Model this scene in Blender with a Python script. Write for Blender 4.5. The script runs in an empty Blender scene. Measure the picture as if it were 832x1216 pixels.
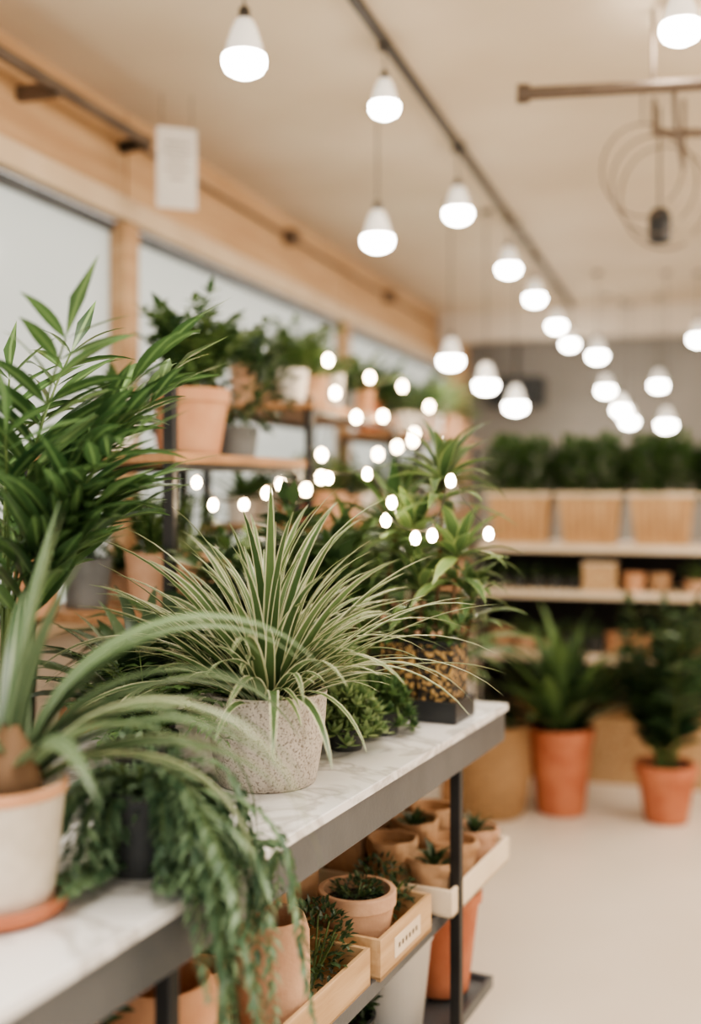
import bpy, math, random
from mathutils import Vector, Matrix
R=random.Random(7)
TH=math.atan(.318); CT,ST=math.cos(TH),math.sin(TH)
CAMH=1.45
def W(cx,cy,z=0): return Vector((cx*CT-cy*ST, cx*ST+cy*CT, z))
TA=math.atan(.475); TROT=TH-TA
def T(t,s,z):
    u=(math.sin(TA),math.cos(TA)); n=(-u[1],u[0])
    return W(.396-t*u[0]+s*n[0], 2.75-t*u[1]+s*n[1], z)
def lin(c):
    o=[]
    for v in c:
        v/=255; o.append(v/12.92 if v<=.04045 else ((v+.055)/1.055)**2.4)
    return (*o,1)
def soft(c,k=.17):
    g=.3*c[0]+.6*c[1]+.1*c[2]; return tuple(v*(1-k)+g*k for v in c)
# ---------------- materials
def newmat(name):
    m=bpy.data.materials.new(name); m.use_nodes=True
    nt=m.node_tree; b=nt.nodes['Principled BSDF']; return m,nt,b
def mat(name,c,rough=.6,c2=None,scale=8,bump=0,bscale=60,metal=0,detail=4,coord='Object',stretch=None):
    m,nt,b=newmat(name); N=nt.nodes.new; L=nt.links.new
    b.inputs['Roughness'].default_value=rough; b.inputs['Metallic'].default_value=metal
    tc=N('ShaderNodeTexCoord'); src=tc.outputs[coord]
    if stretch:
        mp=N('ShaderNodeMapping'); mp.inputs['Scale'].default_value=stretch; L(src,mp.inputs['Vector']); src=mp.outputs[0]
    nz=N('ShaderNodeTexNoise'); nz.inputs['Scale'].default_value=scale; nz.inputs['Detail'].default_value=detail
    L(src,nz.inputs['Vector'])
    r=N('ShaderNodeValToRGB'); a=lin(c); d=lin(c2) if c2 else tuple(x*.82 for x in a[:3])+(1,)
    r.color_ramp.elements[0].color=d; r.color_ramp.elements[0].position=.35
    r.color_ramp.elements[1].color=a; r.color_ramp.elements[1].position=.65
    L(nz.outputs[0],r.inputs[0]); L(r.outputs[0],b.inputs['Base Color'])
    if bump:
        n2=N('ShaderNodeTexNoise'); n2.inputs['Scale'].default_value=bscale; L(src,n2.inputs['Vector'])
        bp=N('ShaderNodeBump'); bp.inputs['Strength'].default_value=bump; bp.inputs['Distance'].default_value=.01
        L(n2.outputs[0],bp.inputs['Height']); L(bp.outputs[0],b.inputs['Normal'])
    return m
def leafmat(name,dark,light,edge=None,edgepos=.6,mid=None,rough=.42,trans=.25,stripes=0,sm=.5):
    dark=soft(dark); light=soft(light)
    m,nt,b=newmat(name); N=nt.nodes.new; L=nt.links.new
    uv=N('ShaderNodeTexCoord'); sp=N('ShaderNodeSeparateXYZ'); L(uv.outputs['UV'],sp.inputs[0])
    s=N('ShaderNodeMath'); s.operation='SUBTRACT'; s.inputs[1].default_value=.5; L(sp.outputs[0],s.inputs[0])
    ab=N('ShaderNodeMath'); ab.operation='ABSOLUTE'; L(s.outputs[0],ab.inputs[0])
    d=N('ShaderNodeMath'); d.operation='MULTIPLY'; d.inputs[1].default_value=2; L(ab.outputs[0],d.inputs[0])
    geo=N('ShaderNodeNewGeometry')
    mix=N('ShaderNodeMix'); mix.data_type='RGBA'; mix.inputs[6].default_value=lin(dark); mix.inputs[7].default_value=lin(light)
    L(geo.outputs['Random Per Island'],mix.inputs[0]); col=mix.outputs[2]
    def over(col,c,p0,p1,inv=False):
        r=N('ShaderNodeValToRGB'); e=r.color_ramp.elements
        e[0].position=p0; e[1].position=p1
        e[0].color=(1,1,1,1) if inv else (0,0,0,1); e[1].color=(0,0,0,1) if inv else (1,1,1,1)
        L(d.outputs[0],r.inputs[0]); mm=N('ShaderNodeMix'); mm.data_type='RGBA'
        L(r.outputs[0],mm.inputs[0]); L(col,mm.inputs[6]); mm.inputs[7].default_value=lin(c); return mm.outputs[2]
    if edge: col=over(col,edge,edgepos,edgepos+.12)
    if mid: col=over(col,mid,.1,.28,True)
    if stripes:
        w=N('ShaderNodeMath'); w.operation='MULTIPLY'; w.inputs[1].default_value=stripes; L(sp.outputs[0],w.inputs[0])
        sn=N('ShaderNodeMath'); sn.operation='SINE'; L(w.outputs[0],sn.inputs[0])
        mm=N('ShaderNodeMix'); mm.data_type='RGBA'; mr=N('ShaderNodeMapRange'); mr.inputs[1].default_value=.2; mr.inputs[2].default_value=1; mr.inputs[4].default_value=sm
        L(sn.outputs[0],mr.inputs[0]); L(mr.outputs[0],mm.inputs[0]); L(col,mm.inputs[6]); mm.inputs[7].default_value=lin((186,200,164)); col=mm.outputs[2]
    L(col,b.inputs['Base Color']); b.inputs['Roughness'].default_value=rough
    tr=N('ShaderNodeBsdfTranslucent'); L(col,tr.inputs[0])
    ms=N('ShaderNodeMixShader'); ms.inputs[0].default_value=trans
    L(b.outputs[0],ms.inputs[1]); L(tr.outputs[0],ms.inputs[2])
    L(ms.outputs[0],nt.nodes['Material Output'].inputs[0]); return m
def emis(name,c,s):
    m,nt,b=newmat(name); b.inputs['Base Color'].default_value=lin(c)
    b.inputs['Emission Color'].default_value=lin(c); b.inputs['Emission Strength'].default_value=s; return m

M_TERRA=mat('terracotta',(192,122,90),.8,(172,100,72),10,.15)
M_TERRAL=mat('pale_terracotta',(208,160,124),.8,(190,136,100),8,.15)
M_CLAY=mat('tan_clay',(202,164,134),.75,(180,140,112),9,.2)
M_WHITE=mat('white_ceramic',(226,221,212),.45,(212,206,197),5)
M_CREAM=mat('cream_ceramic',(222,211,194),.6,(200,188,170),14,.15)
M_GREY=mat('grey_ceramic',(124,126,124),.6,(102,104,102),10,.1)
M_DARK=mat('charcoal_ceramic',(62,63,62),.6,(48,49,48),10,.1)
M_SOIL=mat('potting_soil',(58,44,34),.95,(34,26,20),60,.8,90)
M_BLACK=mat('black_plastic',(42,43,44),.4)
M_STEEL=mat('dark_painted_steel',(100,102,104),.42,(86,88,90),5,.05,120,.4)
M_POST=mat('black_steel',(50,49,48),.45,(40,39,38),6,0,60,.4)
M_WOOD=mat('light_pine',(204,170,130),.6,(180,144,104),4,.1,40,stretch=(12,1,12))
M_PLY=mat('plywood_fascia',(202,166,128),.65,(184,146,108),2,.05,30,stretch=(5,.6,9))
M_TRIM=mat('pale_timber_trim',(216,194,166),.6,(204,180,150),3)
M_RACKW=mat('shelf_oak',(172,130,92),.6,(146,106,70),5,.1,40,stretch=(12,1,12))
M_SHELF=mat('pale_shelf_board',(230,212,188),.5,(220,200,172),5)
M_TUB=mat('wood_tub',(208,170,126),.7,(186,146,102),3,.3,30,stretch=(14,14,1))
M_KRAFT=mat('kraft_paper',(190,154,120),.85,(158,122,90),9,.5,25)
M_WALL=mat('warm_white_paint',(214,202,186),.8,(206,194,178),2,.03)
M_BACKW=mat('grey_paint',(158,152,145),.8,(144,139,132),2,.03)
M_CEIL=mat('ceiling_plaster',(218,202,180),.85,(208,190,166),1.2,.05,20)
M_PIPE=mat('galvanised_pipe',(118,102,88),.5,(96,82,70),6,0,60,.4)
M_PAPER=mat('paper',(232,227,218),.8,(222,216,208),6)
M_PANEL=mat('dark_back_panel',(56,52,48),.8)
M_STEM=mat('green_stem',(92,112,62),.6)
M_BROWN=mat('woody_stem',(118,90,64),.8)
M_CORD=mat('lamp_cord',(72,66,60),.6)
def floor_mat():
    m,nt,b=newmat('polished_cream_floor'); N=nt.nodes.new; L=nt.links.new
    tc=N('ShaderNodeTexCoord'); nz=N('ShaderNodeTexNoise'); nz.inputs['Scale'].default_value=1.3; nz.inputs['Detail'].default_value=8
    L(tc.outputs['Object'],nz.inputs['Vector']); r=N('ShaderNodeValToRGB')
    r.color_ramp.elements[0].position=.3; r.color_ramp.elements[0].color=lin((218,206,190)); r.color_ramp.elements[1].position=.7; r.color_ramp.elements[1].color=lin((230,220,206))
    L(nz.outputs[0],r.inputs[0]); L(r.outputs[0],b.inputs['Base Color']); b.inputs['Roughness'].default_value=.34; return m
M_FLOOR=floor_mat()
def top_mat():
    m,nt,b=newmat('white_marbled_laminate'); N=nt.nodes.new; L=nt.links.new
    tc=N('ShaderNodeTexCoord'); nz=N('ShaderNodeTexNoise'); nz.inputs['Scale'].default_value=4; nz.inputs['Detail'].default_value=9; nz.inputs['Distortion'].default_value=1.8
    L(tc.outputs['Object'],nz.inputs['Vector']); r=N('ShaderNodeValToRGB'); e=r.color_ramp.elements
    e[0].position=.42; e[0].color=lin((228,226,224)); e[1].position=.54; e[1].color=lin((228,226,224)); k=e.new(.48); k.color=lin((190,186,182))
    L(nz.outputs[0],r.inputs[0]); L(r.outputs[0],b.inputs['Base Color']); b.inputs['Roughness'].default_value=.22; return m
M_TOP=top_mat()
def speck_mat():
    m,nt,b=newmat('speckled_concrete'); N=nt.nodes.new; L=nt.links.new
    tc=N('ShaderNodeTexCoord'); nz=N('ShaderNodeTexNoise'); nz.inputs['Scale'].default_value=220; nz.inputs['Detail'].default_value=4
    L(tc.outputs['Object'],nz.inputs['Vector']); r=N('ShaderNodeValToRGB'); e=r.color_ramp.elements
    e[0].position=.34; e[0].color=lin((136,126,116)); e[1].position=.5; e[1].color=lin((202,192,180))
    mp=N('ShaderNodeMapping'); mp.inputs['Scale'].default_value=(26,26,7); mp.inputs['Rotation'].default_value=(.3,.4,0); L(tc.outputs['Object'],mp.inputs[0])
    n2=N('ShaderNodeTexNoise'); n2.inputs['Scale'].default_value=1.4; n2.inputs['Detail'].default_value=5; L(mp.outputs[0],n2.inputs['Vector'])
    r2=N('ShaderNodeValToRGB'); f=r2.color_ramp.elements; f[0].position=.36; f[0].color=(.58,.55,.52,1); f[1].position=.5; f[1].color=(1,1,1,1); L(n2.outputs[0],r2.inputs[0])
    mx=N('ShaderNodeMix'); mx.data_type='RGBA'; mx.blend_type='MULTIPLY'; mx.inputs[0].default_value=.55
    L(nz.outputs[0],r.inputs[0]); L(r.outputs[0],mx.inputs[6]); L(r2.outputs[0],mx.inputs[7]); L(mx.outputs[2],b.inputs['Base Color'])
    bp=N('ShaderNodeBump'); bp.inputs['Strength'].default_value=.4; bp.inputs['Distance'].default_value=.003; L(nz.outputs[0],bp.inputs['Height']); L(bp.outputs[0],b.inputs['Normal'])
    b.inputs['Roughness'].default_value=.8; return m
M_SPECK=speck_mat()
def weave_mat(name,c1,c2,su,sv):
    m,nt,b=newmat(name); N=nt.nodes.new; L=nt.links.new
    tc=N('ShaderNodeTexCoord'); mp=N('ShaderNodeMapping'); mp.inputs['Scale'].default_value=(su,sv,1); L(tc.outputs['UV'],mp.inputs[0])
    br=N('ShaderNodeTexBrick'); br.inputs['Scale'].default_value=1; br.inputs['Color1'].default_value=lin(c1); br.inputs['Color2'].default_value=tuple(x*.8 for x in lin(c1)[:3])+(1,)
    br.inputs['Mortar'].default_value=lin(c2); br.inputs['Mortar Size'].default_value=.06; br.inputs['Brick Width'].default_value=1; br.inputs['Row Height'].default_value=.5
    L(mp.outputs[0],br.inputs[0]); L(br.outputs[0],b.inputs['Base Color'])
    bp=N('ShaderNodeBump'); bp.invert=True; bp.inputs['Distance'].default_value=.006; L(br.outputs['Fac'],bp.inputs['Height']); L(bp.outputs[0],b.inputs['Normal'])
    b.inputs['Roughness'].default_value=.8; return m
M_WICK=weave_mat('woven_wicker',(188,150,108),(104,76,52),24,18)
def mosaic_mat():
    m,nt,b=newmat('mosaic_amber_black'); N=nt.nodes.new; L=nt.links.new
    tc=N('ShaderNodeTexCoord'); v=N('ShaderNodeTexVoronoi'); v.inputs['Scale'].default_value=90; L(tc.outputs['Object'],v.inputs[0])
    r=N('ShaderNodeValToRGB'); e=r.color_ramp.elements; e[0].position=.3; e[0].color=lin((192,154,96)); e[1].position=.5; e[1].color=lin((34,30,26))
    L(v.outputs['Distance'],r.inputs[0]); L(r.outputs[0],b.inputs['Base Color'])
    bp=N('ShaderNodeBump'); bp.invert=True; bp.inputs['Distance'].default_value=.004; L(v.outputs['Distance'],bp.inputs['Height']); L(bp.outputs[0],b.inputs['Normal'])
    b.inputs['Roughness'].default_value=.5; return m
M_MOS=mosaic_mat()
def frost():
    m,nt,b=newmat('frosted_window_glass'); N=nt.nodes.new; L=nt.links.new
    b.inputs['Base Color'].default_value=lin((215,218,216)); b.inputs['Roughness'].default_value=.15
    tr=N('ShaderNodeBsdfTranslucent'); tr.inputs[0].default_value=lin((232,234,230)); ms=N('ShaderNodeMixShader'); ms.inputs[0].default_value=.7
    L(b.outputs[0],ms.inputs[1]); L(tr.outputs[0],ms.inputs[2]); L(ms.outputs[0],nt.nodes['Material Output'].inputs[0]); return m
M_GLASS=frost()
M_SHADE=emis('opal_glass_shade',(238,232,222),.7)
M_BULB=emis('lamp_diffuser',(255,248,236),55)
M_FAIRY=emis('fairy_bulb',(255,228,188),70)

G_SPIDER=leafmat('spider_leaf',(66,96,54),(106,134,80),(212,212,176),.62,rough=.36,trans=.28)
G_STRAP=leafmat('striped_strap_leaf',(58,86,56),(100,128,84),None,rough=.36,stripes=20,sm=.5)
G_PALM=leafmat('palm_leaf',(46,80,46),(86,122,68),None,mid=(122,152,98),rough=.3,trans=.25)
G_DARK=leafmat('dark_leaf',(36,62,38),(72,100,58),rough=.36)
G_MID=leafmat('mid_green_leaf',(54,88,48),(104,136,74),rough=.4)
G_LITE=leafmat('light_green_leaf',(98,130,76),(156,176,116),rough=.45)
G_FERN=leafmat('trailing_leaf',(64,98,68),(124,152,110),rough=.42)
G_DRAC=leafmat('dracaena_leaf',(58,90,52),(102,132,76),(160,174,118),.78,rough=.35)
G_BOX=leafmat('box_leaf',(44,76,40),(92,126,62),rough=.5,trans=.25)
# ---------------- mesh builder
class MB:
    def __init__(s): s.v=[];s.f=[];s.uv=[];s.m=[];s.mats=[]
    def mi(s,m):
        if m not in s.mats: s.mats.append(m)
        return s.mats.index(m)
    def face(s,idx,uvs,mi): s.f.append(idx); s.uv.extend(uvs); s.m.append(mi)
    def blade(s,base,az,el,L,Wd,droop,m,n=8,fold=.25,prof='strap',roll=0,pw=1.5,floorz=None,bend=0):
        mi=s.mi(m); p=Vector(base); k0=len(s.v); step=L/n
        for i in range(n+1):
            t=i/n
            e=el-droop*(t**pw); a=az+bend*t
            ce,se=math.cos(e),math.sin(e); d=Vector((ce*math.cos(a),ce*math.sin(a),se))
            side=Vector((-math.sin(a),math.cos(a),0)); nn=side.cross(d)*-1
            if roll: side=(side*math.cos(roll)+nn*math.sin(roll)); nn=side.cross(d)*-1
            if prof=='strap': w=min(1,.45+t*3)*(1-t**4)**.8 if t<1 else 0
            elif prof=='taper': w=min(1,.5+t*3)*(1-t)**.55 if t<1 else 0
            elif prof=='sword': w=min(1,.5+t*2)*(1-t**2.2)**.9 if t<1 else 0
            elif prof=='lance': w=max(.06,math.sin(math.pi*min(1,t**.8))) if 0<t<1 else .05
            else: w=max(.04,math.sin(math.pi*t**.65)) if t>0 else .05
            w=max(w*Wd/2,Wd*.02)
            q=p.copy()
            if floorz is not None and q.z<floorz: q.z=floorz+.002*R.random(); p.z=max(p.z,floorz)
            up=nn if nn.z>0 else -nn
            s.v+= [tuple(q-side*w+up*w*fold),tuple(q),tuple(q+side*w+up*w*fold)]
            p=p+d*step
        for i in range(n):
            a=k0+i*3; t0,t1=i/n,(i+1)/n
            s.face((a,a+1,a+4,a+3),[(0,t0),(.5,t0),(.5,t1),(0,t1)],mi)
            s.face((a+1,a+2,a+5,a+4),[(.5,t0),(1,t0),(1,t1),(.5,t1)],mi)
    def leaf(s,p,d,L,Wd,m,rnd=R):
        mi=s.mi(m); d=d.normalized(); side=d.cross(Vector((rnd.uniform(-.4,.4),rnd.uniform(-.4,.4),1)))
        if side.length<1e-3: side=Vector((1,0,0))
        side.normalize(); up=side.cross(d); k=len(s.v); w=Wd/2
        for q in (p, p+d*L*.45-side*w+up*w*.3, p+d*L*.5, p+d*L*.45+side*w+up*w*.3, p+d*L-up*L*.12): s.v.append(tuple(q))
        s.face((k,k+2,k+1),[(.5,0),(.5,.5),(0,.5)],mi); s.face((k,k+3,k+2),[(.5,0),(1,.5),(.5,.5)],mi)
        s.face((k+1,k+2,k+4),[(0,.5),(.5,.5),(.5,1)],mi); s.face((k+2,k+3,k+4),[(.5,.5),(1,.5),(.5,1)],mi)
    def lathe(s,prof,c,m,seg=36,sx=1,sy=1):
        mi=s.mi(m); k=len(s.v); n=len(prof); zmax=max(z for r,z in prof) or 1
        for r,z in prof:
            for j in range(seg):
                a=2*math.pi*j/seg; s.v.append((c[0]+r*sx*math.cos(a),c[1]+r*sy*math.sin(a),c[2]+z))
        for i in range(n-1):
            for j in range(seg):
                j2=(j+1)%seg; a=k+i*seg
                s.face((a+j,a+j2,a+seg+j2,a+seg+j),[(j/seg,prof[i][1]/zmax),((j+1)/seg,prof[i][1]/zmax),((j+1)/seg,prof[i+1][1]/zmax),(j/seg,prof[i+1][1]/zmax)],mi)
    def tube(s,pts,r,m,seg=6,taper=1):
        mi=s.mi(m); k=len(s.v); n=len(pts); pts=[Vector(p) for p in pts]
        for i,p in enumerate(pts):
            d=(pts[min(i+1,n-1)]-pts[max(i-1,0)]).normalized()
            a=d.cross(Vector((0,0,1)));
            if a.length<.05: a=d.cross(Vector((1,0,0)))
            a.normalize(); b=d.cross(a); rr=r*(1-(1-taper)*i/max(1,n-1))
            for j in range(seg):
                an=2*math.pi*j/seg; s.v.append(tuple(p+a*rr*math.cos(an)+b*rr*math.sin(an)))
        for i in range(n-1):
            for j in range(seg):
                j2=(j+1)%seg; q=k+i*seg
                s.face((q+j,q+j2,q+seg+j2,q+seg+j),[(0,0),(1,0),(1,1),(0,1)],mi)
        s.face(tuple(k+j for j in range(seg)),[(0,0)]*seg,mi); s.face(tuple(k+(n-1)*seg+j for j in range(seg)),[(0,0)]*seg,mi)
    def box(s,c,sz,m,bot=1.0):
        mi=s.mi(m); k=len(s.v); x,y,z=c; a,b,h=sz[0]/2,sz[1]/2,sz[2]/2
        for dz in (-h,h):
            f=bot if dz<0 else 1
            for dx,dy in ((-a,-b),(a,-b),(a,b),(-a,b)): s.v.append((x+dx*f,y+dy*f,z+dz))
        for q in ((3,2,1,0),(4,5,6,7),(0,1,5,4),(1,2,6,5),(2,3,7,6),(3,0,4,7)):
            s.face(tuple(k+i for i in q),[(0,0),(1,0),(1,1),(0,1)],mi)
    def build(s,name,loc=(0,0,0),rot=0,bevel=0,parent=None):
        me=bpy.data.meshes.new(name); me.from_pydata(s.v,[],s.f)
        uvl=me.uv_layers.new(name='UVMap'); flat=[x for u in s.uv for x in u]; uvl.data.foreach_set('uv',flat)
        for m in s.mats: me.materials.append(m)
        me.polygons.foreach_set('material_index',s.m); me.polygons.foreach_set('use_smooth',[True]*len(s.f))
        me.update(); me.set_sharp_from_angle(angle=math.radians(42))
        o=bpy.data.objects.new(name,me); bpy.context.scene.collection.objects.link(o)
        o.location=loc; o.rotation_euler[2]=rot
        if parent: o.parent=parent; o.location=Vector(loc)-parent.location
        if bevel:
            b=o.modifiers.new('bevel','BEVEL'); b.width=bevel; b.segments=2; b.limit_method='ANGLE'
        return o
    def pot(s,c,rb,rt,h,m,rim=0,rimh=0,th=.008,soil=True,belly=0):
        pr=[(0,0),(rb*.95,0),(rb,.004)]
        for i in range(1,7):
            t=i/7; r=rb+(rt-rb)*t+belly*math.sin(math.pi*t); pr.append((r,.004+(h-rimh-.004)*t))
        pr.append((rt,h-rimh))
        if rimh: pr+=[(rt+rim,h-rimh+.002),(rt+rim*1.1,h-.003)]
        pr+=[(rt+rim-.002,h),(rt-th,h),(rt-th-.002,h-.03 if h>.08 else h-.012)]
        s.lathe(pr,c,m)
        zs=h-.025 if h>.08 else h-.01
        s.lathe([(rt-th-.001,zs),(rt*.5,zs+.006),(0,zs+.008)],c,M_SOIL)
        return zs
    def bush(s,c,rx,ry,rz,n,ll,lw,m,rnd=R,up=.4,low=-1):
        c=Vector(c)
        for i in range(n):
            while True:
                q=Vector((rnd.uniform(-1,1),rnd.uniform(-1,1),rnd.uniform(low,1)))
                if .2<q.length<1: break
            q=q*(q.length**-.35)
            p=c+Vector((q.x*rx,q.y*ry,q.z*rz))
            d=Vector((q.x+rnd.uniform(-.7,.7),q.y+rnd.uniform(-.7,.7),q.z*.6+up+rnd.uniform(-.6,.6)))
            s.leaf(p,d,ll*rnd.uniform(.7,1.2),lw*rnd.uniform(.7,1.2),m)
        for i in range(12):
            a=rnd.uniform(0,6.28); s.tube([c+Vector((0,0,-rz)),c+Vector((rx*.4*math.cos(a),ry*.4*math.sin(a),-rz*.3)),c+Vector((rx*.7*math.cos(a),ry*.7*math.sin(a),rz*rnd.uniform(0,.6)))],.0025,M_STEM,4)
    def rosette(s,c,n,L,Wd,m,el0=80,el1=15,droop=1.4,prof='strap',sp=.02,nseg=8,floorz=None,pw=1.5):
        for i in range(n):
            t=(i+R.random())/n; az=i*2.39996+R.uniform(-.3,.3)
            el=math.radians(el0+(el1-el0)*t+R.uniform(-8,8)); l=L*R.uniform(.7,1.1)
            b=(c[0]+math.cos(az)*sp*t,c[1]+math.sin(az)*sp*t,c[2])
            s.blade(b,az,el,l,Wd*R.uniform(.75,1.15),droop*R.uniform(.6,1.25),m,n=nseg,prof=prof,roll=R.uniform(-.3,.3),floorz=floorz,pw=pw,bend=R.uniform(-.25,.25))
    def frond(s,pts,ll,lw,nl,m,stem=M_STEM,ang=.9,start=.15,r=.0025,flat=True):
        s.tube(pts,r,stem,5,.4); pts=[Vector(p) for p in pts]; n=len(pts)-1
        for i in range(nl):
            t=start+(1-start)*i/(nl-1); x=t*n; k=min(int(x),n-1); p=pts[k].lerp(pts[k+1],x-k); d=(pts[k+1]-pts[k]).normalized()
            side=d.cross(Vector((0,0,1)))
            if side.length<.1: side=Vector((math.cos(i*2.4),math.sin(i*2.4),0))
            side.normalize()
            sz=(.55+.6*math.sin(math.pi*min(1,t*.85+.1)))
            for sg in (-1,1):
                dd=d*math.cos(ang)+side*sg*math.sin(ang)+Vector((R.uniform(-.15,.15),R.uniform(-.15,.15),R.uniform(-.2,.15)))
                dd.normalize(); L=ll*sz*R.uniform(.85,1.15)
                if L>.07: s.blade(p,math.atan2(dd.y,dd.x),math.asin(max(-1,min(1,dd.z))),L,lw*sz,R.uniform(.2,.8),m,n=6,prof='lance',roll=R.uniform(-.7,.7))
                else: s.leaf(p,dd,L,lw*sz,m)
        d=(pts[-1]-pts[-2]).normalized(); s.leaf(pts[-1],d,ll*.8,lw*.8,m)
def arc(base,az,el,L,droop,n=8,pw=1.3):
    p=Vector(base); o=[p.copy()]
    for i in range(n):
        e=el-droop*((i+.5)/n)**pw; p=p+Vector((math.cos(e)*math.cos(az),math.cos(e)*math.sin(az),math.sin(e)))*L/n; o.append(p.copy())
    return o
def slab(name,lo,hi,m,bevel=0):
    mb=MB(); c=[(a+b)/2 for a,b in zip(lo,hi)]; sz=[b-a for a,b in zip(lo,hi)]
    mb.box((0,0,0),sz,m); return mb.build(name,c,0,bevel)
# ---------------- room
XL,XR,YB,YF,H=-2.27,2.8,10.5,-1.6,3.0
slab('floor',(XL-.15,YF,-.1),(XR+.12,YB+.12,0),M_FLOOR)
slab('ceiling',(XL-.15,YF,H),(XR+.12,YB+.12,H+.1),M_CEIL)
slab('wall_back',(XL-.12,YB,0),(XR+.12,YB+.12,H),M_BACKW)
slab('wall_right',(XR,YF,0),(XR+.12,YB,H),M_WALL)
mb=MB()
mb.box((XL-.06,(YF+YB)/2,.45),(.12,YB-YF,.9),M_WALL)
mb.build('wall_left')
mb=MB(); ys=[YF,1.4,4.06,7.0,YB]
for a,b in zip(ys[:-1],ys[1:]): mb.box((XL-.06,(a+b)/2,2.79),(.12,b-a-.012,.42),M_PLY)
mb.build('trim_1')
slab('trim_2',(XL-.02,YF,2.53),(XL+.05,YB,2.62),M_TRIM,.004)
slab('trim_3',(XL-.12,YF,.9),(XL+.05,YB,.95),M_TRIM,.004)
for y in (-1.5,1.4,4.06,7.0,10.3):
    slab('window_mullion',(XL-.1,y-.06,.95),(XL+.03,y+.06,2.53),M_PLY,.004)
k=1
for a,b in ((-1.44,1.34),(1.46,4.0),(4.12,6.94),(7.06,10.24)):
    mb=MB(); mb.box((0,0,0),(.012,b-a,1.58),M_GLASS)
    for zz in (-.77,.77): mb.box((.012,0,zz),(.03,b-a,.04),M_STEEL)
    mb.build('window_%d'%k,(XL-.05,(a+b)/2,1.74)); k+=1
slab('baseboard_left',(XL,YF,0),(XL+.015,YB,.1),M_TRIM)
slab('baseboard_back',(XL,YB-.015,0),(XR,YB,.1),M_TRIM)
slab('ceiling_beam',(XL+.02,9.7,2.74),(XR,9.95,2.999),M_WALL,.005)
slab('timber_column',(XL+.03,9.9,0),(XL+.22,10.1,2.74),M_PLY,.004)
mb=MB(); mb.box((0,0,0),(.5,.3,.26),M_DARK); mb.box((0,-.16,0),(.42,.02,.18),M_BLACK); mb.tube([(0,0,.13),(0,0,.44)],.02,M_POST); mb.build('wall_heater_unit',(-1.6,10.1,2.3))
# ---------------- display table
mb=MB(); Lt=3.0; Wt=.75
mb.box((-Wt/2,-Lt/2,.891),(Wt,Lt,.018),M_TOP)
mb.box((-.014,-Lt/2,.846),(.02,Lt-.03,.072),M_STEEL); mb.box((-Wt+.014,-Lt/2,.846),(.02,Lt-.03,.072),M_STEEL)
mb.box((-Wt/2,-.014,.846),(Wt-.05,.02,.072),M_STEEL); mb.box((-Wt/2,-Lt+.014,.846),(Wt-.05,.02,.072),M_STEEL)
for t in (.33,1.45,2.6):
    for s in (.018,Wt-.018): mb.box((-s,-t,.405),(.024,.024,.81),M_POST)
for z in (.475,.19):
    mb.box((-Wt/2,-Lt/2+.0,z),(Wt-.1,Lt,.012),M_STEEL)
    for s in (.045,Wt-.045): mb.box((-s,-Lt/2,z+.004),(.012,Lt,.03),M_STEEL)
    mb.box((-Wt/2,-.006,z+.004),(Wt-.1,.012,.03),M_STEEL)
mb.build('display_table',T(0,0,0),TROT,.002)
TT=.90; MS=.4905; LS=.2055
# ---------------- spider plant
mb=MB(); zs=mb.pot((0,0,0),.091,.112,.17,M_SPECK,th=.009,belly=.004)
mb.rosette((0,0,zs),92,.41,.028,G_SPIDER,90,40,.95,'taper',.055,12,pw=1.5)
mb.rosette((0,0,zs),56,.40,.024,G_SPIDER,64,30,1.35,'taper',.06,12,pw=1.3)
mb.rosette((0,0,zs),50,.25,.022,G_SPIDER,75,25,1.1,'taper',.06,9)
for az,l,el,dr in ((-.15,.44,35,1.4),(.05,.48,42,1.5),(-.5,.42,38,1.6),(-.9,.30,30,1.7),(3.0,.44,38,1.5),(.35,.46,48,1.5)):
    mb.blade((.03*math.cos(az),.03*math.sin(az),zs),az,math.radians(el),l,.018,dr,G_SPIDER,n=12,prof='taper',pw=1.3)
mb.build('potted_spider_plant',W(-.155,2.03,TT),TH)
# ---------------- foreground strap leaf plant
mb=MB(); mb.lathe([(0,0),(.075,0),(.088,.008),(.092,.024),(.086,.024),(.08,.012),(0,.012)],(0,0,0),M_TERRA)
zs=mb.pot((0,0,.013),.072,.086,.155,M_CREAM,rim=.002,rimh=.012,th=.008)
mb.lathe([(.0865,.153),(.0892,.1545),(.0892,.165),(.086,.169)],(0,0,.001),M_TERRAL)
zs+=.013
mb.lathe([(0,-.01),(.03,0),(.042,.025),(.034,.055),(.02,.08),(.01,.1)],(.02,-.01,zs),M_BROWN,18)
for az,el,l,dr,w in ((.15,64,.50,2.35,.03),(-.3,56,.36,2.0,.036),(.4,70,.54,2.2,.032),(.0,48,.42,1.9,.03),(.25,75,.56,2.35,.03),(.7,72,.52,2.2,.034),(1.2,85,.40,.4,.05),(.1,86,.38,.25,.05),(-.4,85,.34,.6,.045),(.2,35,.38,1.5,.026),(-.9,60,.3,2.0,.036),(1.8,70,.4,1.2,.045),(2.6,70,.4,1.5,.04),(-2,70,.3,1.2,.04),(.5,55,.46,2.0,.028)):
    mb.blade((.02,0,zs),az,math.radians(el),l,w,dr,G_STRAP,n=14,prof='sword',roll=R.uniform(-.4,.4),pw=1.2)
for i in range(16):
    mb.blade((.02,0,zs),R.uniform(-.35,.8),math.radians(R.uniform(38,72)),R.uniform(.36,.56),R.uniform(.014,.02),R.uniform(1.9,2.6),G_STRAP if i%3 else G_SPIDER,n=14,prof='sword',roll=R.uniform(-.5,.5),pw=1.2)
mb.build('potted_striped_lily',W(-.455,1.41,TT),TH)
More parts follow.
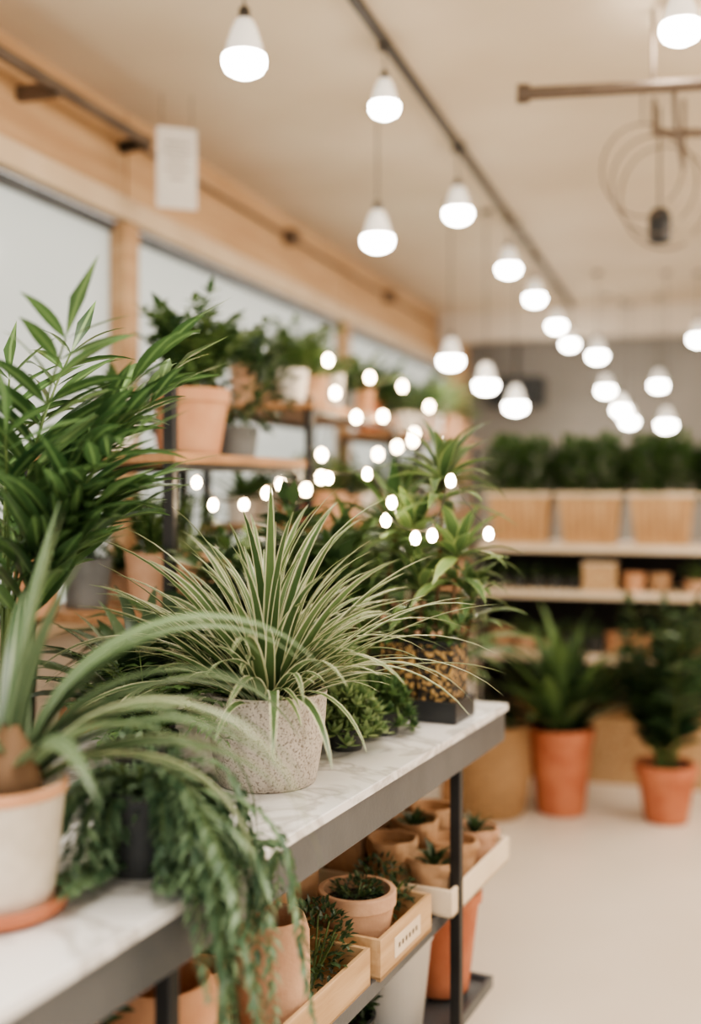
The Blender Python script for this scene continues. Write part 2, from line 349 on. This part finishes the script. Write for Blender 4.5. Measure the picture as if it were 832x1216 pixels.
# ---------------- palm
mb=MB(); zs=mb.pot((0,0,0),.06,.078,.13,M_DARK)
for i,(az,L,dr) in enumerate(((.0,.66,1.0),(.5,.70,.8),(-.5,.58,.9),(1.2,.72,.6),(.25,.74,.7),(2.4,.74,.7),(3.4,.7,.8),(-1.3,.56,.6),(-.1,.54,1.1),(1.8,.66,.5),(.7,.58,1.0),(-.8,.70,.55),(.1,.46,1.0),(-.4,.46,1.0))):
    pts=arc((R.uniform(-.02,.02),R.uniform(-.02,.02),zs),az,math.radians(R.uniform(81,89)),L,dr,10,pw=1.8)
    mb.frond(pts,.185,.031,10,G_PALM,ang=.8,start=.52,r=.0045)
mb.build('potted_palm',W(-.57,1.78,TT),TH)
# ---------------- trailing plant
mb=MB(); zs=mb.pot((0,0,0),.05,.062,.12,M_DARK)
bx,by=-.30,1.57
def trail(az,el,L,droop,m,ll=.027,lw=.0095):
    n=22; p=Vector((0,0,zs)); pts=[p.copy()]
    for i in range(n):
        e=el-droop*min(1,(i/n)*1.8)
        a2=az+.3*math.sin(i*.35+az*5)
        d=Vector((math.cos(e)*math.cos(a2),math.cos(e)*math.sin(a2),math.sin(e)))
        q=p+d*L/n
        X=q.x+bx; Y=q.y+by; over=X-(-.91+.475*Y)
        if over<.03 and q.z<.022:
            q=p+Vector((math.cos(az),math.sin(az),0))*L/n*.8; q.z=max(q.z,.022)
        p=q; pts.append(p.copy())
    mb.frond(pts,ll,lw,40,m,ang=.8,start=.04,r=.0016)
for i in range(32):
    az=R.uniform(-2.3,.4); trail(az,math.radians(R.uniform(25,80)),R.uniform(.18,.38),math.radians(R.uniform(110,165)),G_FERN)
for i in range(12): trail(R.uniform(-.75,-.05),math.radians(R.uniform(0,35)),R.uniform(.38,.56),math.radians(110),G_FERN)
for i in range(10): trail(R.uniform(.4,4),math.radians(R.uniform(50,80)),R.uniform(.15,.25),math.radians(110),G_FERN)
mb.bush((0,0,zs+.04),.08,.08,.06,200,.028,.011,G_FERN)
mb.build('trailing_fern_plant',W(bx,by,TT),TH)
# ---------------- generic potted plant
def potted(name,loc,pm,rb,rt,h,kind,size,lm,rot=0,rim=.0,rimh=0,n=None,parent=None):
    mb=MB(); zs=mb.pot((0,0,0),rb,rt,h,pm,rim=rim,rimh=rimh)
    if kind=='bush': mb.bush((0,0,zs+size*.5),size*.55,size*.55,size*.5,n or 420,size*.17,size*.08,lm)
    elif kind=='rosette': mb.rosette((0,0,zs),n or 34,size,size*.12,lm,82,25,1.3,'lance',rt*.4,7)
    elif kind=='grass': mb.rosette((0,0,zs),n or 60,size,size*.05,lm,88,30,1.5,'strap',rt*.4,7)
    elif kind=='broad': mb.rosette((0,0,zs),n or 26,size,size*.24,lm,80,20,1.3,'lance',rt*.4,7)
    elif kind=='fern':
        for i in range(n or 22):
            pts=arc((0,0,zs),i*2.4,math.radians(R.uniform(45,85)),size*R.uniform(.8,1.1),R.uniform(.9,1.7),8); mb.frond(pts,size*.17,size*.05,16,lm,ang=1.1,start=.15)
    elif kind=='zz':
        for i in range(n or 14):
            pts=arc((R.uniform(-.3,.3)*rt,R.uniform(-.3,.3)*rt,zs),i*2.4,math.radians(R.uniform(55,88)),size*R.uniform(.75,1.1),R.uniform(.2,.8),8); mb.frond(pts,size*.26,size*.11,9,lm,ang=.85,start=.2,r=.004)
    elif kind=='tree':
        for i in range(3):
            a=i*2.1; top=Vector((math.cos(a)*size*.18,math.sin(a)*size*.18,zs+size*(.62-.15*i)))
            mb.tube([(0,0,zs-.01),(top.x*.6,top.y*.6,top.z*.5),top],.006,M_BROWN,7,.7)
            mb.rosette(top,22,size*.42,size*.06,lm,85,5,1.1,'lance',.004,7)
            mb.rosette(top-Vector((0,0,.05)),12,size*.4,size*.06,lm,40,-5,1.1,'lance',.004,7)
    elif kind=='succ':
        N_=n or 30
        for i in range(N_):
            a=i*2.4; f=math.sqrt((i+.3)/N_); r=f*size*.5
            z=zs+size*.5-(size*.5+h*.55)*f**3+R.uniform(-.008,.008)
            x,y=r*math.cos(a),r*math.sin(a)
            mb.rosette((x,y,z),18,size*.2,size*.085,lm,85,-20,-.5,'lance',.003,5)
            mb.tube([(x*.3,y*.3,zs),(x*.8,y*.8,zs+size*.2),(x,y,z)],.003,M_STEM,5)
    return mb.build(name,loc,rot,parent=parent)
potted('potted_succulent',W(-.01,2.28,TT),M_DARK,.035,.042,.05,'succ',.16,G_LITE,n=46)
potted('potted_sedum',W(-.03,2.46,TT),M_DARK,.05,.055,.09,'succ',.2,G_LITE,n=46)
potted('potted_jade_plant',W(.07,2.42,TT),M_DARK,.035,.04,.05,'succ',.14,G_MID,n=44)
potted('potted_rubber_plant',W(-.13,2.68,TT),M_GREY,.07,.08,.12,'zz',.40,G_DARK)
potted('potted_calathea',W(-.37,2.52,TT),M_WHITE,.07,.08,.12,'broad',.32,G_DARK)
potted('potted_peace_lily',W(-.42,2.2,TT),M_DARK,.06,.075,.11,'rosette',.30,G_DARK,n=50)
potted('potted_boston_fern',W(-.37,1.98,TT),M_DARK,.05,.06,.10,'fern',.22,G_MID,n=30)
potted('potted_dragon_tree',W(.02,2.78,TT),M_DARK,.06,.07,.11,'tree',.55,G_MID)
potted('potted_arrowhead_plant',W(-.22,2.9,TT),M_TERRAL,.055,.07,.11,'zz',.36,G_MID)
# black tray with mosaic planters and dracaena
mb=MB()
mb.box((0,0,.004),(.2,.13,.008),M_BLACK)
for x,y,a,b in ((0,-.066,.2,.006),(0,.066,.2,.006),(-.1,0,.006,.13),(.1,0,.006,.13)): mb.box((x,y,.026),(a,b,.048),M_BLACK)
for x in (-.047,.047):
    mb.box((x,0,.095),(.088,.105,.165),M_MOS,.94)
    mb.box((x,0,.18),(.093,.11,.006),M_BLACK)
    mb.bush((x,0,.21),.055,.055,.04,170,.035,.016,G_MID)
    for i in range(26):
        p=Vector((x+R.uniform(-.05,.05),R.uniform(-.055,.03),.2+R.uniform(-.01,.06)))
        mb.lathe([(0,0),(.006,.004),(.007,.009),(.004,.014),(0,.015)],p,M_CLAY,7)
for (x,y,z,n,l) in ((.045,0,.56,24,.19),(-.04,.02,.42,26,.18),(.085,-.01,.38,24,.17),(.0,-.02,.30,18,.15),(.11,.03,.28,16,.14)):
    mb.tube([(x*.5,0,.13),(x*.9,y,z*.7),(x,y,z)],.006,M_BROWN,7,.7)
    mb.rosette((x,y,z),n,l,.032,G_DRAC,86,0,1.0,'lance',.004,8)
    mb.rosette((x,y,z-.05),10,l,.03,G_DRAC,35,-10,1.0,'lance',.004,8)
mb.build('dracaena_in_mosaic_planter',W(.175,2.6,TT),TROT)
# ---------------- under table goods
def crate(name,loc,sx,sy,h,m,rot,fill=None,label=False):
    mb=MB(); t=.009
    mb.box((0,0,t/2),(sx,sy,t),m)
    mb.box((-sx/2+t/2,0,h/2),(t,sy,h),m); mb.box((sx/2-t/2,0,h/2),(t,sy,h),m)
    mb.box((0,-sy/2+t/2,h/2),(sx-2*t,t,h),m); mb.box((0,sy/2-t/2,h/2),(sx-2*t,t,h),m)
    if label:
        mb.box((sx/2+.001,0,h*.5),(.002,sy*.5,h*.5),M_SHELF)
        for i in range(6): mb.box((sx/2+.0025,-sy*.17+i*.018,h*.5),(.001,.008,h*.12),M_PIPE)
    if fill: fill(mb,sx,sy,h)
    return mb.build(name,loc,rot,.0015)
def jar(mb,c,r,h,m):
    mb.lathe([(0,0),(r*.9,0),(r,.01),(r*1.02,h*.5),(r,h*.86),(r*.92,h*.95),(r*.86,h),(r*.76,h*.99),(r*.74,h*.6),(0,h*.58)],c,m)
def crumple(mb,c,r,h,m,plant=True):
    mi=mb.mi(m); k=len(mb.v); seg=26; ph=R.uniform(0,6)
    prof=[(0,0,0),(.85,0,0),(.95,.08,.02),(1,.35,.05),(.95,.6,.07),(1.08,.78,.06),(1.1,.86,.07),(1.04,.97,.06),(.94,.95,.05),(.86,.75,.03),(0,.72,0)]
    for rr,z,am in prof:
        for j in range(seg):
            a=2*math.pi*j/seg; w=1+am*math.sin(3*a+ph+z*6)+am*.7*math.sin(7*a+z*9)
            mb.v.append((c[0]+rr*r*w*math.cos(a),c[1]+rr*r*w*math.sin(a),c[2]+h*z+am*.12*h*math.sin(5*a)))
    for i in range(len(prof)-1):
        for j in range(seg):
            j2=(j+1)%seg; a=k+i*seg; mb.face((a+j,a+j2,a+seg+j2,a+seg+j),[(0,0),(1,0),(1,1),(0,1)],mi)
    if plant: mb.rosette((c[0],c[1],c[2]+h*.74),22,r*1.1,.016,G_DARK,80,20,.8,'lance',.015,6)
def fillA(mb,sx,sy,h):
    jar(mb,(.03,-.03,.01),.066,.2,M_CLAY); jar(mb,(-.04,-.16,.01),.055,.15,M_TERRAL)
    mb.bush((.03,.12,.1),.07,.08,.08,420,.02,.009,G_DARK)
    crumple(mb,(-.05,.08,.01),.04,.2,M_KRAFT,False)
def fillB(mb,sx,sy,h):
    mb.pot((0,-.05,.01),.058,.076,.13,M_CLAY,rim=.004,rimh=.03); mb.bush((0,-.05,.135),.05,.05,.02,200,.018,.008,G_DARK)
    mb.bush((0,.08,.1),.065,.055,.06,320,.02,.009,G_DARK)
def fillC(mb,sx,sy,h):
    for i in range(3):
        for j in range(3):
            x=-sx/2+.07+i*(sx-.14)/2+R.uniform(-.008,.008); y=-sy/2+.075+j*(sy-.15)/2
            crumple(mb,(x,y,.01),.056,.09+.03*(2-i)+R.uniform(0,.02),R.choice([M_KRAFT,M_CLAY,M_KRAFT]),(i+j)%2==0)
crate('wooden_crate',T(.96,.15,MS),.22,.42,.075,M_WOOD,TROT,fillA)
crate('wooden_crate',T(.59,.12,MS),.18,.27,.08,M_WOOD,TROT,fillB,True)
crate('succulent_tray',T(.17,.19,MS+.002),.36,.42,.06,M_SHELF,TROT,fillC)
def bagpot(name,loc,r,h,m=M_KRAFT,cr=True):
    mb=MB(); crumple(mb,(0,0,0),r,h,m,cr); mb.build(name,loc,TROT)
bagpot('paper_bag_planter',T(.62,.30,MS),.075,.23); bagpot('paper_bag_planter',T(.82,.36,MS),.075,.25,M_KRAFT)
bagpot('paper_bag_planter',T(.45,.46,MS),.075,.29,M_CLAY,False); bagpot('paper_bag_planter',T(.64,.47,MS),.075,.3,M_TERRAL,False)
bagpot('paper_bag_planter',T(.08,.48,MS),.07,.28,M_KRAFT,False); bagpot('paper_bag_planter',T(.25,.5,MS),.075,.3,M_CLAY,False)
bagpot('paper_bag_planter',T(1.02,.38,MS),.085,.26,M_CLAY)
mb=MB(); jar(mb,(0,0,0),.085,.22,M_TERRAL); mb.build('clay_jar',T(1.29,.14,MS))
bagpot('paper_bag_planter',T(1.28,.36,MS),.085,.25,M_KRAFT)
potted('potted_box_shrub',T(1.5,.2,MS),M_TERRA,.07,.085,.14,'bush',.2,G_DARK)
mb=MB(); mb.lathe([(0,0),(.07,0),(.075,.005),(.095,.2),(.1,.205),(.1,.22),(.09,.22),(.07,.02),(0,.02)],(0,0,0),M_WHITE); mb.build('white_bucket',T(.33,.18,LS))
potted('potted_ivy',T(.56,.2,LS),M_DARK,.06,.08,.12,'bush',.14,G_DARK)
potted('potted_ivy',T(.82,.2,LS),M_TERRA,.06,.08,.12,'bush',.14,G_DARK)
mb=MB(); mb.pot((0,0,0),.07,.095,.25,M_TERRA,rim=.008,rimh=.03); mb.build('terracotta_pot',T(.11,.14,LS))
mb=MB(); mb.pot((0,0,0),.07,.095,.24,M_TERRAL,rim=.008,rimh=.03); mb.build('terracotta_pot',T(.2,.42,LS))
mb=MB(); mb.pot((0,0,0),.08,.1,.2,M_TERRA,rim=.008,rimh=.03); mb.build('terracotta_pot',T(1.15,.2,LS))
# ---------------- side racks along left aisle
def rack(x0,x1,y0,y1,zs,ztop):
    mb=MB(); cx,cy=(x0+x1)/2,(y0+y1)/2
    for x in (x0+.015,x1-.015):
        for y in (y0+.015,y1-.015):
            zt=ztop if (x>cx and y<cy) else zs[-1]-.02
            mb.box((x-cx,y-cy,zt/2),(.028,.028,zt),M_POST)
    for z in zs:
        mb.box((0,0,z-.0125),(x1-x0+.02,y1-y0+.02,.025),M_RACKW)
        for x in (x0+.005,x1-.005): mb.box((x-cx,0,z-.035),(.012,y1-y0,.02),M_POST)
    return mb.build('plant_rack',(cx,cy,0),0,.0015)
Z1=[.25,.72,1.12,1.53]; rk1=rack(-1.68,-1.24,2.45,3.38,Z1,1.72)
Z2=[.3,.85,1.3,1.75]; rk2=rack(-1.78,-1.34,3.75,4.95,Z2,1.77)
Z3=[.3,.85,1.3,1.72]; rk3=rack(-1.78,-1.34,5.4,6.9,Z3,1.74)
potted('potted_zz_plant',(-1.385,2.85,1.53),M_TERRAL,.082,.105,.19,'zz',.28,G_MID,rim=.006,rimh=.04,n=26)
potted('potted_orchid',(-1.5,2.62,1.53),M_WHITE,.05,.062,.15,'broad',.14,G_MID)
potted('potted_croton',(-1.38,3.17,1.53),M_GREY,.055,.068,.1,'bush',.31,G_DARK,n=420)
potted('potted_begonia',(-1.56,3.1,1.53),M_TERRA,.055,.068,.1,'bush',.22,G_DARK)
kinds=['bush','rosette','fern','zz','grass','broad']
names={'bush':'potted_shrub','rosette':'potted_lily','fern':'potted_fern','zz':'potted_zamia','grass':'potted_grass','broad':'potted_peperomia'}
pms=[M_TERRAL,M_WHITE,M_GREY,M_CLAY,M_CREAM,M_TERRA,M_WHITE,M_CLAY]
def fillrack(x0,x1,y0,y1,z,gap,smin,smax,rng,par,rows=2,step=.21):
    y=y0+.13
    while y<y1-.1:
        for r_ in range(rows):
            x=x1-.12-r_*.2 if rows>1 else (x0+x1)/2
            k=rng.choice(kinds); rt=rng.uniform(.055,.08); h=min(rng.uniform(.09,.16),gap*.4); s=min(rng.uniform(smin,smax),gap-h+.02)
            potted(names[k],(x,y+rng.uniform(-.01,.01),z),rng.choice(pms),rt*.8,rt,h,k,s,rng.choice([G_DARK,G_MID,G_DARK,G_MID,G_LITE]),n={'bush':260,'fern':14,'zz':11,'grass':40,'rosette':26,'broad':20}[k],parent=par)
        y+=step
rg=random.Random(11)
fillrack(-1.68,-1.24,2.45,3.38,1.12,.38,.14,.2,rg,rk1)
fillrack(-1.68,-1.24,2.45,3.38,.72,.38,.16,.24,rg,rk1)
fillrack(-1.78,-1.34,3.75,4.95,1.75,1,.14,.26,rg,rk2)
fillrack(-1.78,-1.34,3.75,4.95,1.3,.42,.12,.2,rg,rk2)
fillrack(-1.78,-1.34,3.75,4.95,.85,.42,.16,.26,rg,rk2)
fillrack(-1.78,-1.34,5.4,6.9,1.72,1,.18,.32,rg,rk3)
fillrack(-1.78,-1.34,5.4,6.9,1.3,.42,.16,.24,rg,rk3)
fillrack(-1.78,-1.34,5.4,6.9,.85,.42,.16,.26,rg,rk3)
mb=MB(); mb.pot((0,0,0),.05,.062,.17,M_TERRAL,rim=.004,rimh=.02)
for a in (0,2.09,4.18): mb.tube([(.06*math.cos(a),.06*math.sin(a),.17),(0,0,.38)],.0015,M_CORD,4)
mb.build('hanging_planter',(-1.58,2.375,1.12),0,0,rk1)
# narrow bench behind the table
mb=MB(); mb.box((0,0,.68),(.36,.75,.04),M_RACKW)
for x in (-.14,.14):
    for y in (-.33,.33): mb.box((x,y,.33),(.05,.05,.66),M_RACKW)
bn=mb.build('wooden_bench',(-.97,3.42,0),0,.003)
for (x,y,k,s,m,p) in ((-1.03,3.15,'zz',.42,G_MID,M_TERRAL),(-.86,3.3,'fern',.3,G_MID,M_WHITE),(-1.04,3.42,'tree',.66,G_MID,M_WHITE),(-.87,3.55,'rosette',.4,G_MID,M_TERRA),(-1.04,3.7,'bush',.36,G_MID,M_GREY)):
    potted(names.get(k,'potted_dracaena'),(x,y,.70),p,.07,.085,.14,k,s,m,parent=bn)
# ---------------- back shelf unit
sx0,sx1,sy0,sy1=-1.05,1.7,5.4,5.88
mb=MB(); cx=(sx0+sx1)/2; cy=(sy0+sy1)/2
for z in (1.154,.93,.62): mb.box((0,0,z-.018),(sx1-sx0,sy1-sy0,.036),M_SHELF)
for x in (sx0+.02,.8,sx1-.02): mb.box((x-cx,.0,.56),(.03,sy1-sy0-.04,1.12),M_POST)
mb.box((0,.225,.7),(sx1-sx0,.015,.86),M_PANEL)
mb.box((0,0,.15),(sx1-sx0,sy1-sy0-.06,.3),M_WOOD)
mb.build('back_shelf_unit',(cx,cy,0),0,.002)
for i in range(7):
    x=-.86+i*.345
    mb=MB(); mb.box((0,0,.12),(.30,.26,.235),M_TUB,.84); mb.box((0,0,.245),(.325,.285,.022),M_SHELF)
    for q in range(-3,4): mb.box((q*.038,-.122,.13),(.004,.012,.2),M_RACKW,.9)
    mb.bush((0,0,.34),.2,.15,.17,700,.05,.026,G_BOX,low=-.7)
    mb.bush((-.08,0,.37),.1,.13,.17,400,.05,.026,G_BOX,low=-.7); mb.bush((.08,0,.37),.1,.13,.17,400,.05,.026,G_BOX,low=-.7)
    mb.build('wood_planter_tub',(x,5.6,1.1545))
def goods(name,z,items):
    mb=MB()
    for x,kind,s in items:
        if kind=='box': mb.box((x,0,s/2),(s*1.2,.16,s),M_WOOD); mb.box((x,0,s+.004),(s*1.25,.17,.008),M_SHELF)
        elif kind=='pot': mb.pot((x,0,0),s*.4,s*.5,s*.8,R.choice([M_CREAM,M_CLAY,M_TERRAL,M_KRAFT]))
        elif kind=='dark': mb.pot((x,0,0),s*.4,s*.5,s*.7,M_DARK); mb.bush((x,0,s*.9),s*.45,s*.45,s*.3,60,.03,.014,G_DARK)
        elif kind=='green': mb.pot((x,0,0),s*.35,s*.45,s*.5,M_CLAY); mb.bush((x,0,s*.8),s*.5,s*.5,s*.35,80,.03,.014,G_MID)
    mb.build(name,(0,5.5,z))
goods('shelf_of_small_planters',.9305,[(-.95+i*.09,'dark',.085) for i in range(5)]+[(-.46,'box',.13),(-.3,'pot',.11),(-.18,'pot',.11),(-.02,'green',.12),(.12,'pot',.12)]+[(.25+i*.13,R.choice(['pot','green','box','dark']),.11) for i in range(11)])
goods('shelf_of_clay_pots',.6205,[(-.95+i*.115,R.choice(['pot','pot','green','dark','pot']),R.uniform(.11,.15)) for i in range(22)])
# ---------------- floor plants
mb=MB(); mb.lathe([(0,0),(.16,0),(.175,.02),(.2,.2),(.19,.38),(.2,.4),(.185,.4),(.17,.37),(0,.36)],(0,0,0),M_WICK,40)
mb.bush((0,0,.4),.13,.13,.05,180,.06,.03,G_DARK,low=0); mb.build('wicker_basket_planter',W(.60,4.85,0))
mb=MB(); zs=mb.pot((0,0,0),.105,.14,.38,M_TERRA,rim=.01,rimh=.05)
mb.rosette((0,0,zs),40,.48,.10,G_DARK,88,35,1.0,'lance',.06,8); mb.rosette((0,0,zs),30,.54,.07,G_MID,88,45,.8,'lance',.05,8)
mb.build('potted_philodendron',W(.93,4.85,0))
mb=MB(); zs=mb.pot((0,0,0),.09,.122,.25,M_TERRA,rim=.01,rimh=.05)
for i in range(24):
    pts=arc((R.uniform(-.04,.04),R.uniform(-.04,.04),zs),i*2.4,math.radians(R.uniform(68,89)),R.uniform(.4,.78),R.uniform(.1,.5),8); mb.frond(pts,.12,.045,12,G_DARK,ang=.95,start=.2,r=.005)
mb.build('potted_ficus',W(1.36,4.72,0))
# ---------------- lamps
mb=MB(); mb.box((0,0,0),(.03,7.4,.025),M_CORD); 
for y in (-3,-1,1,3): mb.box((0,y,.0),(.05,.05,.027),M_POST)
mb.build('lighting_track',(-1.04,5.9,2.987))
def pendant(p,sc=1,fromz=2.999):
    mb=MB(); L=fromz-p[2]
    mb.lathe([(0,L),(.03,L),(.03,L-.015),(0,L-.017)],(0,0,0),M_CORD,20)
    mb.tube([(0,0,.13*sc),(0,0,L-.01)],.003,M_CORD,6)
    mb.lathe([(0,.16),(.010,.158),(.016,.15),(.018,.12),(.024,.11)],(0,0,0),M_CORD,20)
    mb.lathe([(.02,.12),(.027,.112),(.037,.09),(.048,.055),(.056,.025),(.0605,.012),(.059,.01)],(0,0,0),M_SHADE,32)
    mb.lathe([(.0595,.014),(.062,.004),(.0615,-.012),(.052,-.03),(.03,-.042),(0,-.046)],(0,0,0),M_BULB,32)
    if sc!=1:
        mb.v=[(x*sc,y*sc,z*sc if z<.165 else z) for x,y,z in mb.v]
    mb.build('pendant_lamp',p)
for y,z in ((3.66,2.76),(4.88,2.68),(6.27,2.69),(7.32,2.69),(8.49,2.67),(9.4,2.64)): pendant((-1.04,y,z),.8 if y<4 else .98,2.974)
for px,py,Y in ((290,72,3.2),(448,285,4.5),(535,428,6),(577,457,6.2),(612,482,6.5),(709,422,8),(719,463,9),(737,486,9.2),(747,500,9.4),(782,457,9),(791,504,8),(808,34,3.5),(829,402,8)):
    pendant(W((px-416)*Y/1300,Y,CAMH-(py-575)*Y/1300))
# string lights
mb=MB(); pts=[(-1.2,2.5,1.46),(-1.2,2.8,1.40),(-1.19,3.05,1.46),(-1.2,3.3,1.44),(-1.25,3.6,1.56),(-1.3,3.9,1.8),(-1.28,4.1,1.72),(-1.3,4.35,1.9),(-1.3,4.55,1.75),(-1.28,4.8,1.9),(-1.3,5.1,1.7),(-1.3,5.4,1.85)]
def wire(pts):
    V=[Vector(p) for p in pts]; path=[]
    for a,b in zip(V[:-1],V[1:]):
        for i in range(5):
            t=i/5; q=a.lerp(b,t); q.z-= -.012+.08*math.sin(math.pi*t)*(b-a).length*1.5; path.append(q)
    path.append(V[-1]); mb.tube(path,.0015,M_CORD,4)
pts2=[W((px-416)*Y/1300,Y,CAMH-(py-575)*Y/1300) for px,py,Y in ((253,597,2.85),(316,583,2.75),(333,573,2.75),(390,565,2.65),(436,560,2.6),(465,594,2.55),(458,615,2.5),(493,636,2.44),(513,633,2.44),(535,568,2.42),(580,631,2.46))]
wire(pts); wire(pts2)
for p in list(map(tuple,pts))+[tuple(p) for p in pts2]+[(-1.25,4.6,1.62),(-1.26,3.7,1.9),(-1.2,3.45,1.48),(-1.28,5.6,1.66),(-1.25,4.3,1.58),(-1.27,4.95,1.66)]:
    k=1.1 if p[1]>3.2 else .85
    mb.lathe([(0,-.024*k),(.009*k,-.02*k),(.013*k,-.008*k),(.010*k,.004*k),(.004*k,.01*k)],p,M_FAIRY,12)
mb.build('string_lights')
# ---------------- ceiling services
mb=MB(); mb.tube([(-2.12,-1.5,2.81),(-2.12,3.96,2.83)],.022,M_PIPE,10); mb.tube([(-2.12,3.96,2.83),(-2.2,4.0,2.84),(-2.27,4.02,2.84)],.028,M_POST,10)
for y in (.5,2.0): mb.tube([(-2.12,y,2.81),(-2.12,y,3.0)],.008,M_POST,6); mb.box((-2.12,y,2.815),(.055,.03,.055),M_POST)
mb.box((-2.19,3.3,2.815),(.17,.03,.05),M_PIPE)
mb.build('wall_conduit_pipe')
mb=MB(); mb.tube([(-2.24,4.1,2.87),(-2.24,9.6,2.87)],.009,M_PIPE,8)
for y in (5.9,8): mb.box((-2.23,y,2.87),(.08,.08,.08),M_PIPE)
mb.build('wall_cable_conduit')
a=W(.55,3.62,2.74); b=W(1.7,3.5,2.76)
mb=MB(); mb.tube([a,b],.021,M_PIPE,12); mb.tube([a,a.lerp(b,.035)],.032,M_PIPE,12)
for t in (.38,.8): q=a.lerp(b,t); mb.tube([q,Vector((q.x,q.y,3.0))],.006,M_PIPE,6)
c=W(1.22,4.4,2.86); d=W(2.2,4.4,2.87); mb.tube([c,d],.016,M_PIPE,10); mb.tube([c,Vector((c.x,c.y,3.0))],.01,M_PIPE,8)
c=W(1.05,3.56,2.75); mb.tube([c,c+Vector((0,.35,-.02)),c+Vector((0.02,.9,-.03)),c+Vector((.02,.9,.25))],.008,M_PIPE,8)
mb.build('ceiling_pipework')
mb=MB()
for k in range(3):
    c=W(1.12+.1*k,4.2+.2*k,2.66); pts=[]
    for i in range(22):
        an=-.9+i*.29; rr=.15+.015*k; pts.append(c+Vector((rr*math.cos(an),.05*math.sin(an*1.3),rr*1.25*math.sin(an))))
    mb.tube(pts,.004,M_PIPE,6)
c=W(1.12,4.2,2.66); mb.tube([c+Vector((0,0,.18)),c+Vector((0,.02,.34))],.003,M_PIPE,6)
mb.build('hanging_cable_loops')
p=W(1.27,4.5,2.44); mb=MB(); mb.tube([(0,0,.14),(0,0,3-p.z)],.005,M_POST,6); mb.lathe([(0,0),(.03,0),(.045,.01),(.046,.11),(.03,.14),(0,.145)],(0,0,0),M_BLACK,24)
mb.build('ceiling_speaker',p)
p=W(-.69,4.35,2.545); mb=MB(); mb.box((0,0,.16),(.16,.006,.32),M_PAPER)
for i,w in enumerate((.1,.11,.08,.1,.06)): mb.box((0,-.004,.26-i*.035),(w,.002,.005),M_PIPE)
for x in (-.06,.06): mb.tube([(x,0,.32),(x,0,3-p.z)],.0015,M_CORD,4)
mb.build('hanging_paper_sign',p,TH+.35)
mb=MB(); mb.box((0,0,0),(.01,.2,.28),M_PAPER); mb.box((0,0,0),(.006,.22,.3),M_TRIM); mb.tube([(0,0,.15),(0,0,.3)],.002,M_CORD,4)
mb.build('hanging_price_sign',W(1.62,4.9,2.7))
# ---------------- lights
def area(name,loc,size,sy,power,rot=(0,0,0),col=(1,.93,.84)):
    l=bpy.data.lights.new(name,'AREA'); l.shape='RECTANGLE'; l.size=size; l.size_y=sy; l.energy=power; l.color=col
    o=bpy.data.objects.new(name,l); bpy.context.scene.collection.objects.link(o); o.location=loc; o.rotation_euler=rot
area('overhead_fill_light',(-.1,.9,2.95),1.2,1.6,85)  # added fill above the camera, out of frame; no fixture there
area('overhead_fill_light',(1.7,4.5,2.95),.9,4,105)  # added fill right of frame to brighten the back of the shop
area('ceiling_fill_light',(2.5,4.5,1.9),.5,6,100,(0,math.radians(140),0))  # added fill aimed up to brighten the ceiling; not a real fixture
w=bpy.data.worlds.new('world'); bpy.context.scene.world=w; w.use_nodes=True
bg=w.node_tree.nodes['Background']; bg.inputs[0].default_value=(1,.985,.96,1); bg.inputs[1].default_value=1.9
try: bpy.context.scene.view_settings.look='AgX - Medium High Contrast'
except Exception: pass
# ---------------- camera
cd=bpy.data.cameras.new('camera'); co=bpy.data.objects.new('camera',cd); bpy.context.scene.collection.objects.link(co)
co.location=(0,0,CAMH); co.rotation_euler=(math.pi/2,0,TH)
cd.sensor_fit='VERTICAL'; cd.sensor_height=36; cd.sensor_width=24; cd.lens=1300/1216*36
cd.shift_y=-33/1216; cd.clip_start=.05
cd.dof.use_dof=True; cd.dof.focus_distance=1.98; cd.dof.aperture_fstop=cd.lens/1000/.036
bpy.context.scene.camera=co
